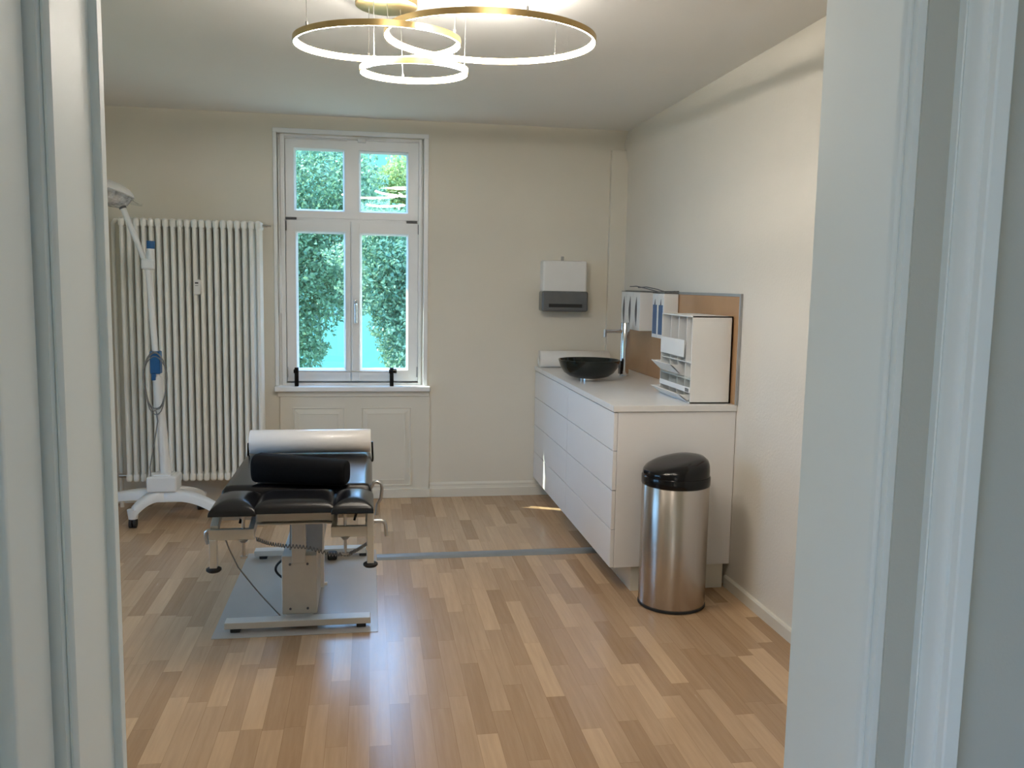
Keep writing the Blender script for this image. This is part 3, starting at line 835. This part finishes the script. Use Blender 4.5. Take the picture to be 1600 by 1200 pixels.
# ---------------------------------------------------------------- cabinets along the right wall
CX = 1.162; YN = 3.99; YM = 4.972; YE = 6.004
ZC0, ZC1 = 0.127, 0.899
zs = [0.127, 0.319, 0.513, 0.708, 0.897]
def cabinet(y0, y1, label, near):
    e_ = empty('drawer_cabinet', (1.48, (y0 + y1) / 2, 0))
    tag(e_, label, 'cabinet', 'white handleless drawer cabinets')
    b = MB().box(CX + 0.022, R - 0.004, y0 + (0.018 if near else 0.002), y1 - 0.002, ZC0 + 0.001, ZC1 - 0.002)
    b.build('carcass', LACQ, e_)
    for z0, z1 in zip(zs[:-1], zs[1:]):
        MB().box(CX, CX + 0.019, y0 - (0.001 if near else -0.003), y1 - (0.003 if near else 0.0015), z0 + 0.002, z1 - 0.002, 0.0015).build('drawer', LACQ, e_)
    if near:
        MB().box(CX + 0.0205, R - 0.003, y0 - 0.001, y0 + 0.017, ZC0, ZC1 - 0.0015, 0.001).build('end_panel', LACQ, e_)
    MB().box(1.275, R - 0.03, y0 + (0.012 if near else 0), y1, 0.0, ZC0 - 0.002, 0.001).build('plinth', PAINT, e_)
    return e_
cabinet(YN, YM, 'white four-drawer cabinet with an exposed end panel behind the steel bin', True)
cabinet(YM, YE, 'white four-drawer cabinet in the corner under the black bowl basin', False)
o = MB().box(CX - 0.006, R - 0.001, YN - 0.008, YE, 0.900, 0.930, 0.002).build('worktop', TOP, origin=(1.48, 5.0, 0.9))
tag(o, 'pale grey worktop lying on both white drawer cabinets', 'worktop')

# splashback panels with aluminium edges
ZS0, ZS1 = 0.931, 1.474
e_ = empty('splashback_panel', (R - 0.006, 4.94, ZS0))
tag(e_, 'bronze splashback panel with a grey edge on the wall above the worktop', 'splashback')
MB().box(R - 0.010, R - 0.001, 3.989, 5.90, ZS0, ZS1 - 0.012).build('sheet', BRONZE, e_)
b = MB().box(R - 0.013, R - 0.0005, 3.975, 5.90, ZS1 - 0.014, ZS1, 0.001)
b.box(R - 0.013, R - 0.0005, 3.975, 3.991, ZS0, ZS1 - 0.013, 0.001)
b.build('edge_strip', ALU, e_)

# towel dispenser on the back wall
td = empty('towel_dispenser', (1.335, D, 1.31))
tag(td, 'white and smoky grey paper towel dispenser on the back wall', 'towel dispenser')
b = MB(); bm = b.bm
def tray(b, x0, x1, z0, z1, y0, y1, bulge, bev):
    b.box(x0, x1, y1, y0, z0, z1, bev, 4)
tray(b, 1.180, 1.490, 1.452, 1.668, D, D - 0.118, 0, 0.014); b.build('cover', WHITEPL, td)
b = MB(); b.box(1.174, 1.502, D - 0.128, D, 1.318, 1.460, 0.016, 4); lo = b.build('tray', GREYPL, td)
MB().box(1.222, 1.458, D - 0.1300, D - 0.1265, 1.348, 1.372, 0.001).build('slot', RUBBER, lo)
MB().box(1.205, 1.470, D - 0.1295, D - 0.1272, 1.332, 1.345, 0.001).build('lip', GREYPL, lo)
b = MB().box(1.328, 1.348, D - 0.01, D, 1.665, 1.700, 0.003).tube([(1.338, D - 0.012, 1.688), (1.338, D - 0.002, 1.688)], 0.009, 10)
b.build('key_tab', ALU, td)

# paper roll lying at the back of the worktop
b = MB(); roll(b, 1.166, 1.66, 5.895, 0.989, 0.0585, 0.022)
o = b.build('couch_paper_roll', PAPER, smooth=50, origin=(1.42, 5.895, 0.931))
tag(o, 'white paper roll lying on the worktop behind the black basin', 'paper roll')

# vessel basin
bs = empty('vessel_basin', (1.318, 5.10, 0.93))
tag(bs, 'round smoky black glass vessel basin standing on the worktop', 'basin')
prof = [(0.062, 0.945), (0.085, 0.946), (0.120, 0.956), (0.152, 0.979), (0.174, 1.012), (0.187, 1.052), (0.1875, 1.056), (0.1835, 1.056), (0.180, 1.050), (0.165, 1.010), (0.143, 0.982), (0.112, 0.964), (0.0001, 0.957)]
MB().lathe(prof, (1.318, 5.10, 0), 56).build('bowl', DARKGLASS, bs, smooth=45)
MB().lathe([(0.0001, 0.930), (0.055, 0.930), (0.055, 0.946), (0.0001, 0.947)], (1.318, 5.10, 0), 30).build('mounting_ring', CHROME, bs)
MB().lathe([(0.0001, 0.9565), (0.030, 0.9565), (0.030, 0.962), (0.0001, 0.964)], (1.318, 5.10, 0), 24).build('drain', CHROME, bs)

# tap
tp = empty('basin_tap', (1.605, 5.32, 0.93))
tag(tp, 'tall chrome mixer tap on the worktop beside the black basin', 'tap')
MB().lathe([(0.0001, 0.93), (0.031, 0.93), (0.031, 0.938), (0.0285, 0.940), (0.0285, 1.268), (0.0265, 1.272), (0.0001, 1.272)], (1.605, 5.32, 0), 32).build('body', CHROME, tp)
MB().tube([(1.590, 5.32, 1.218), (1.482, 5.305, 1.218), (1.470, 5.303, 1.217)], 0.0115, 14).build('spout', CHROME, tp)
MB().tube([(1.470, 5.303, 1.228), (1.468, 5.300, 1.180)], [0.011, 0.009], 14).build('aerator', STEELP, tp)
MB().box(1.570, 1.580, 5.285, 5.335, 0.945, 1.030, 0.003).build('lever', BLACKPL, tp)
# glove boxes
def glove_box(y0, y1, x0, z0, z1, mbody, slot, group, label, cap=None):
    e_ = empty('glove_box', ((x0 + R) / 2, (y0 + y1) / 2, z0))
    tag(e_, label, 'glove box', group)
    MB().box(x0, R - 0.013, y0, y1, z0, z1, 0.003).build('carton', mbody, e_)
    b = MB(); bm = b.bm
    ym = (y0 + y1) / 2; zm = (z0 + z1) / 2; hh = (z1 - z0) * 0.38; ww = 0.030
    pts = [(ww * math.sin(PI * t / 10) + 0.0, -hh + 2 * hh * t / 10) for t in range(11)] + [(-0.35 * ww * math.sin(PI * t / 10), -hh + 2 * hh * t / 10) for t in range(9, 0, -1)]
    b.prism([(ym + p_, zm + q_) for p_, q_ in pts], 'X', x0 - 0.001, x0 + 0.002)
    b.build('opening', slot, e_, flat=True)
    if cap: MB().box(x0 - 0.0015, x0 + 0.01, y0 + 0.004, y1 - 0.004, z1 - 0.055, z1 - 0.004, 0.001).build('flap', cap, e_)
    return e_
gw = 0.1335
labs = ('white glove box on the splashback, the one next to the blue-fronted boxes', 'white glove box on the splashback, middle of the three', 'white glove box on the splashback, the one nearest the back wall')
for i in range(3):
    y0 = 5.218 + i * gw
    glove_box(y0, y0 + gw - 0.003, 1.662, 1.225, 1.466, WHITEPL, DARKGREY, 'white glove boxes over the worktop', labs[i])
labs = ('glove box with a blue front, close behind the organizer box', 'glove box with a blue front, next to the white glove boxes')
for i, y0 in enumerate((4.832, 4.936)):
    e_ = glove_box(y0, y0 + 0.100, 1.684, 1.200, 1.462, WHITEPL, DARKGREY, 'glove boxes with a blue front over the worktop', labs[i])
    MB().box(1.6825, 1.686, y0 + 0.016, y0 + 0.088, 1.222, 1.395, 0.001).build('front_print', BLUEBOX, e_)
wr_ = empty('wire_holder', (1.68, 5.0, 1.475))
tag(wr_, 'dark bent wire holders on top of the glove boxes', 'wire holder')
for i, dx in enumerate((0.0, 0.035)):
    pts = [(1.640 + dx, 5.36 - 0.06 * i, 1.500 - 0.006 * i), (1.640 + dx, 5.22 - 0.08 * i, 1.502 - 0.003 * i), (1.655 + dx, 5.05 - 0.05 * i, 1.488), (1.67 + dx, 4.90 - 0.03 * i, 1.472), (1.69 + dx, 4.84, 1.474), (1.775, 4.84 + 0.06 * i, 1.476)]
    MB().tube(pts, 0.0032, 6).build('wire', DARKGREY, wr_)
MB().box(1.662, R - 0.013, 5.215, 5.62, 1.467, 1.470, 0.001).build('tray', DARKGREY, wr_)
MB().box(1.684, R - 0.013, 4.83, 5.04, 1.463, 1.466, 0.001).build('tray', DARKGREY, wr_)

# organizer box
og = empty('organizer_box', (1.66, 4.28, 0.93))
tag(og, 'white organizer box with tilting bins standing on the worktop near its end', 'organizer')
OX, OY0, OY1, OZ0, OZ1 = 1.562, 4.045, 4.500, 0.931, 1.362
b = MB()
b.box(OX, R - 0.016, OY0, OY0 + 0.006, OZ0, OZ1); b.box(OX, R - 0.016, OY1 - 0.006, OY1, OZ0, OZ1)
b.box(OX, R - 0.016, OY0, OY1, OZ1 - 0.006, OZ1); b.box(OX, R - 0.016, OY0, OY1, OZ0, OZ0 + 0.006)
b.box(R - 0.022, R - 0.016, OY0, OY1, OZ0, OZ1)
for z in (1.128, 1.045, 0.985): b.box(OX + 0.004, R - 0.02, OY0 + 0.003, OY1 - 0.003, z, z + 0.004)
b.build('casing', WHITEPL, og)
for k in range(1, 4):
    y = OY0 + (OY1 - OY0) * k / 4
    MB().box(OX + 0.012, R - 0.02, y - 0.0025, y + 0.0025, OZ0 + 0.004, OZ1 - 0.004).build('divider', WHITEPL, og)
yl = OY0 + 0.100
MB().box(OX - 0.004, OX, yl, OY1 - 0.004, 1.152, 1.238, 0.001).build('front_flap', WHITEPL, og)
def bin_front(z0, z1, out, y0, y1, m):
    b = MB()
    b.prism([(OX, z0), (OX - out, z1), (OX - out + 0.004, z1 + 0.002), (OX + 0.006, z0)], 'Y', y0, y1)
    for y in (y0, y1 - 0.003):
        b.prism([(OX, z0), (OX - out, z1), (OX + 0.01, z1)], 'Y', y, y + 0.003)
    b.build('tilting_bin', m, og, flat=True)
bin_front(1.062, 1.108, 0.050, yl + 0.06, OY1 + 0.01, WHITEPL)
bin_front(0.936, 0.972, 0.050, OY0 + 0.03, OY1 + 0.01, WHITEPL)
b = MB().box(OX - 0.003, OX + 0.001, OY0 + 0.002, OY1 - 0.002, 0.982, 1.008, 0.001); b.build('label_rail', WHITEPL, og)
MB().box(OX - 0.004, OX - 0.0028, OY0 + 0.015, OY0 + 0.065, 0.985, 1.003).build('sticker', GREYPL, og)
MB().box(OX - 0.002, OX, OY0 + 0.006, OY1 - 0.006, 1.010, 1.060).build('clear_front', CLEARPL, og)
# ---------------------------------------------------------------- steel bin
BX, BY, BR = 1.424, 3.824, 0.157
bi = empty('pedal_free_bin', (BX, BY, 0)); bi.name = 'waste_bin'
tag(bi, 'tall round brushed steel waste bin with a black lid beside the cabinet', 'waste bin')
MB().lathe([(0.0001, 0.014), (BR - 0.002, 0.014), (BR, 0.02), (BR, 0.578), (BR - 0.004, 0.582), (BR - 0.004, 0.588), (0.0001, 0.588)], (BX, BY, 0), 64).build('body', STEEL, bi)
MB().lathe([(0.0001, 0.0), (BR - 0.004, 0.0), (BR + 0.002, 0.004), (BR + 0.002, 0.013), (BR - 0.002, 0.0145), (0.0001, 0.0145)], (BX, BY, 0), 64).build('base_ring', RUBBER, bi)
MB().lathe([(BR - 0.01, 0.584), (BR + 0.002, 0.584), (BR + 0.0035, 0.588), (BR + 0.0035, 0.622), (BR + 0.0005, 0.627), (BR - 0.008, 0.627)], (BX, BY, 0), 64, close=True).build('collar', BLACKPL, bi)
dirv = Vector((math.cos(math.radians(15)), math.sin(math.radians(15))))
def lidf(p):
    u = (p.x * dirv.x + p.y * dirv.y) / BR
    k = max(0.0, (p.z - 0.627) / 0.108)
    s = 0.42 + 0.58 * max(-1, min(1, u))
    return Vector((p.x, p.y, 0.627 + (p.z - 0.627) * (0.42 + 0.58 * s) + 0.0 * k))
lp = [(BR - 0.001, 0.626), (BR - 0.001, 0.655), (BR - 0.003, 0.682), (BR - 0.010, 0.703), (BR - 0.026, 0.719), (BR - 0.05, 0.729), (BR - 0.09, 0.734), (0.0001, 0.736)]
ld = MB().lathe(lp, (BX, BY, 0), 64, lidf).build('lid', BLACKPL, bi, smooth=60)
fx = Vector((BX, BY, 0)) - Vector((dirv.x, dirv.y, 0)) * (BR - 0.006)
MB().obox(fx + Vector((0.03, -0.03, 0.645)), fx + Vector((-0.012, 0.03, 0.645)), 0.014, 0.018, 0.003).build('latch', BLACKPL, bi)

# ---------------------------------------------------------------- ring chandelier
ch = empty('ring_chandelier', (0.09, 3.42, H))
tag(ch, 'gold pendant lamp of three glowing light rings below the ceiling', 'pendant lamp')
CZ = H - 0.034
MB().lathe([(0.0001, CZ), (0.112, CZ), (0.118, CZ + 0.004), (0.118, H - 0.0005), (0.0001, H - 0.0005)], (0.066, 3.50, 0), 48).build('canopy', GOLD, ch)
RINGS = [(0.446, 3.32, 2.394, 0.392, 0.0399, -0.007), (0.032, 3.32, 2.356, 0.303, 0.0446, 0.0309), (0.164, 3.32, 2.262, 0.199, 0.0428, 0.0173)]
def ringpt(rg, ang, rad, dz):
    X, Y, Z, r, ta, tb = rg
    x = rad * math.cos(ang); y = rad * math.sin(ang)
    return Vector((X + x, Y + y * math.cos(ta), Z + y * math.sin(ta) + x * tb + dz))
def ring_mesh(rg, prof, name, m, parent):
    b = MB(); bm = b.bm; S = 120
    rows = [[bm.verts.new(ringpt(rg, 2 * PI * k / S, rg[3] + dr_, dz)) for k in range(S)] for dr_, dz in prof]
    for i in range(len(prof)):
        j = (i + 1) % len(prof)
        for k in range(S): bm.faces.new((rows[i][k], rows[i][(k + 1) % S], rows[j][(k + 1) % S], rows[j][k]))
    return b.build(name, m, parent, smooth=40)
for rg in RINGS:
    rn = ring_mesh(rg, [(0.0, 0.0), (0.0, 0.0215), (-0.015, 0.0215), (-0.015, 0.0205), (-0.0035, 0.0200), (-0.0035, 0.0)], 'ring', GOLD, ch)
    ring_mesh(rg, [(-0.0036, 0.0008), (-0.0036, 0.0198), (-0.0085, 0.0198), (-0.0085, 0.0008)], 'light_strip', LED, rn)
def wire(rg, ang, top):
    p = ringpt(rg, ang, rg[3] - 0.004, 0.02)
    MB().tube([p, top], 0.0013, 6).tube([p + Vector((0, 0, -0.002)), p + Vector((0, 0, 0.014))], 0.0045, 8).build('wire', STEELP, ch)
def ang_at_x(rg, px, near):
    best = min((abs((lambda P: 800 + F_PX * (P - CAM).dot(AX_R) / (P - CAM).dot(AX_F))(ringpt(rg, a * PI / 360, rg[3], 0.02)) - px), a * PI / 360) for a in (range(360, 720) if near else range(0, 360)))
    return best[1]
def up(p): return Vector((p.x, p.y, H))
B_, M_, S_ = RINGS
for rg, px, near, top in ((B_, 825, True, None), (B_, 868, False, None), (B_, 607, False, (0.066, 3.44, CZ)),
                          (M_, 478, True, None), (M_, 576, False, (0.0, 3.50, CZ)), (M_, 712, True, None),
                          (S_, 583, True, None), (S_, 629, False, (0.12, 3.52, CZ)), (S_, 727, False, None)):
    a = ang_at_x(rg, px, near)
    p = ringpt(rg, a, rg[3], 0.02)
    wire(rg, a, Vector(top) if top else up(p))

# ---------------------------------------------------------------- outdoors
LEAFM = []
def leaf_mat(name, c0, c1, tr):
    m = bpy.data.materials.new(name); m.use_nodes = True
    nt = m.node_tree; b = nt.nodes['Principled BSDF']
    g = nt.nodes.new('ShaderNodeNewGeometry')
    rp = nt.nodes.new('ShaderNodeValToRGB')
    rp.color_ramp.elements[0].color = c0 + (1,); rp.color_ramp.elements[1].color = c1 + (1,)
    nt.links.new(g.outputs['Random Per Island'], rp.inputs[0])
    nt.links.new(rp.outputs[0], b.inputs['Base Color'])
    b.inputs['Roughness'].default_value = 0.45
    td_ = nt.nodes.new('ShaderNodeBsdfTranslucent'); nt.links.new(rp.outputs[0], td_.inputs[0])
    mx = nt.nodes.new('ShaderNodeMixShader'); mx.inputs[0].default_value = tr
    nt.links.new(b.outputs[0], mx.inputs[1]); nt.links.new(td_.outputs[0], mx.inputs[2])
    nt.links.new(mx.outputs[0], nt.nodes['Material Output'].inputs[0])
    return m
LEAF1 = leaf_mat('deep_green_leaves', (0.055, 0.14, 0.075), (0.32, 0.47, 0.25), 0.5)
LEAF2 = leaf_mat('yellow_green_leaves', (0.18, 0.28, 0.08), (0.42, 0.50, 0.18), 0.5)
LEAF3 = leaf_mat('mid_green_leaves', (0.07, 0.17, 0.10), (0.34, 0.50, 0.30), 0.5)
BARK = mat('grey_bark', (0.10, 0.08, 0.06), 0.9, var=0.3, scale=8, bump=0.6, bscale=20)
WATER = mat('lake_water', (0.012, 0.095, 0.062), 0.6, var=0.12, scale=0.4, bump=0.4, bscale=1.5, spec=0.1)

def leaves_mesh(name, blobs, m, parent, size, seed):
    """blobs: (centre, radii, count); every leaf is a small folded blade of its own"""
    rng = np.random.default_rng(seed)
    V = []; F = []
    for (c, r, n_) in blobs:
        n_ = int(n_ * 1.75)
        d_ = rng.normal(size=(n_, 3)); d_ /= np.linalg.norm(d_, axis=1)[:, None]
        rad = rng.random(n_) ** 0.45
        lump = 1 + 0.28 * np.sin(d_[:, 0] * 5 + seed) * np.cos(d_[:, 2] * 6)
        P = np.array(c) + d_ * (rad * lump)[:, None] * np.array(r)
        a = rng.normal(size=(n_, 3)); a /= np.linalg.norm(a, axis=1)[:, None]
        t = rng.normal(size=(n_, 3)); bdir = np.cross(a, t); bdir /= np.linalg.norm(bdir, axis=1)[:, None]
        nrm = np.cross(a, bdir)
        s = 0.62 * size * (0.6 + 0.8 * rng.random(n_))[:, None]
        base = len(V) * 0
        q = [P - a * s * 0.6, P + bdir * s * 0.36 + nrm * s * 0.1, P + a * s * 0.6, P - bdir * s * 0.36 + nrm * s * 0.1]
        k0 = sum(len(x) for x in V)
        V.append(np.stack(q, 1).reshape(-1, 3))
        idx = k0 + np.arange(n_) * 4
        F.append(np.stack([idx, idx + 1, idx + 2, idx + 3], 1))
    V = np.concatenate(V); F = np.concatenate(F)
    off = np.array(parent.location)
    me = bpy.data.meshes.new(name)
    me.from_pydata((V - off).tolist(), [], F.tolist())
    me.materials.append(m)
    o = bpy.data.objects.new(name, me); C.objects.link(o); o.parent = parent
    return o
GZ = -4.2
def px(x, y, Y): return tuple(at(x, y, Y=Y))
def tree(label, blobs, trunk, m, size, seed, base):
    e_ = empty('tree', base)
    tag(e_, label, 'tree', 'trees outside the window')
    leaves_mesh('foliage', blobs, m, e_, size, seed)
    b = MB()
    for pts, r0, r1 in trunk:
        nn = len(pts)
        b.tube(pts, [r0 + (r1 - r0) * i / (nn - 1) for i in range(nn)], 10)
    b.build('trunk', BARK, e_)
    return e_
# big tree whose crown fills the fanlight and the left casement
Y1 = 13.0
bl = []
for (x, y, rx, rz, n_) in ((420, 300, 1.5, 1.5, 5200), (500, 330, 1.0, 1.2, 3600), (560, 300, 0.45, 0.7, 1500), (470, 410, 1.0, 0.6, 3000), (480, 480, 0.7, 0.45, 1500), (450, 555, 0.55, 0.5, 1200), (515, 440, 0.4, 0.5, 900), (465, 525, 0.40, 0.30, 700), (492, 545, 0.22, 0.16, 260), (420, 500, 0.7, 1.0, 1700), (330, 380, 1.6, 2.0, 3500)):
    c = at(x, y, Y=Y1); bl.append(((c.x, c.y, c.z), (rx, 1.2, rz), n_))
tree('deep green tree whose crown fills the left half of the window', bl,
     [([(-2.6, Y1 + .4, GZ), (-2.4, Y1 + .3, -1.5), (-2.0, Y1 + .2, 1.0), (-1.6, Y1, 3.2), (-1.5, Y1, 4.6)], 0.28, 0.08), ([(-2.1, Y1 + .2, 0.6), (-1.2, Y1, 1.3), (-0.5, Y1 - .2, 1.5)], 0.09, 0.02)], LEAF1, 0.085, 11, (-2.6, Y1 + .4, GZ))
Y2 = 16.0
bl = []
for (x, y, rx, rz, n_) in ((610, 295, 0.45, 0.45, 2200), (628, 285, 0.45, 0.55, 1800), (590, 318, 0.5, 0.4, 1600), (640, 330, 0.6, 0.6, 1800)):
    c = at(x, y, Y=Y2); bl.append(((c.x, c.y, c.z), (rx, 0.7, rz), n_))
tree('yellow-green treetop showing in the upper right pane', bl,
     [([(0.9, Y2 + .2, GZ), (0.85, Y2 + .1, -1), (0.75, Y2, 2.6)], 0.16, 0.04)], LEAF2, 0.085, 12, (0.9, Y2 + .2, GZ))
Y3 = 11.0
bl = []
for (x, y, rx, rz, n_) in ((600, 400, 0.62, 0.50, 3400), (590, 450, 0.42, 0.42, 1500), (632, 470, 0.38, 0.7, 1900), (625, 545, 0.22, 0.40, 800), (690, 430, 0.9, 1.0, 2500), (585, 345, 0.40, 0.25, 900), (608, 510, 0.24, 0.36, 620), (616, 560, 0.16, 0.2, 260), (640, 520, 0.2, 0.5, 700)):
    c = at(x, y, Y=Y3); bl.append(((c.x, c.y, c.z), (rx, 0.8, rz), n_))
tree('mid green tree with hanging twigs filling the lower right pane', bl,
     [([(1.5, Y3 + .3, GZ), (1.45, Y3 + .2, -1.5), (1.2, Y3, 1.0), (0.9, Y3, 2.6)], 0.2, 0.05), ([(1.4, Y3 + .2, -0.4), (0.8, Y3, 1.2), (0.3, Y3 - .1, 1.7)], 0.07, 0.02), ([(1.3, Y3 + .1, 0.4), (0.7, Y3, 0.6), (0.45, Y3 - .1, 0.5)], 0.04, 0.012)], LEAF3, 0.075, 13, (1.5, Y3 + .3, GZ))
o = MB().box(-120, 120, 22, 260, GZ - 0.6, GZ - 0.3).build('lake', WATER)
struct(o, 'pale turquoise lake behind the trees outside', 'lake')
LAWN = mat('park_lawn', (0.07, 0.10, 0.06), 0.9, var=0.3, scale=1.5)
o = MB().box(-60, 60, -30, 22.5, GZ - 0.5, GZ).build('ground', LAWN)
struct(o, 'green lawn below the window', 'lawn')
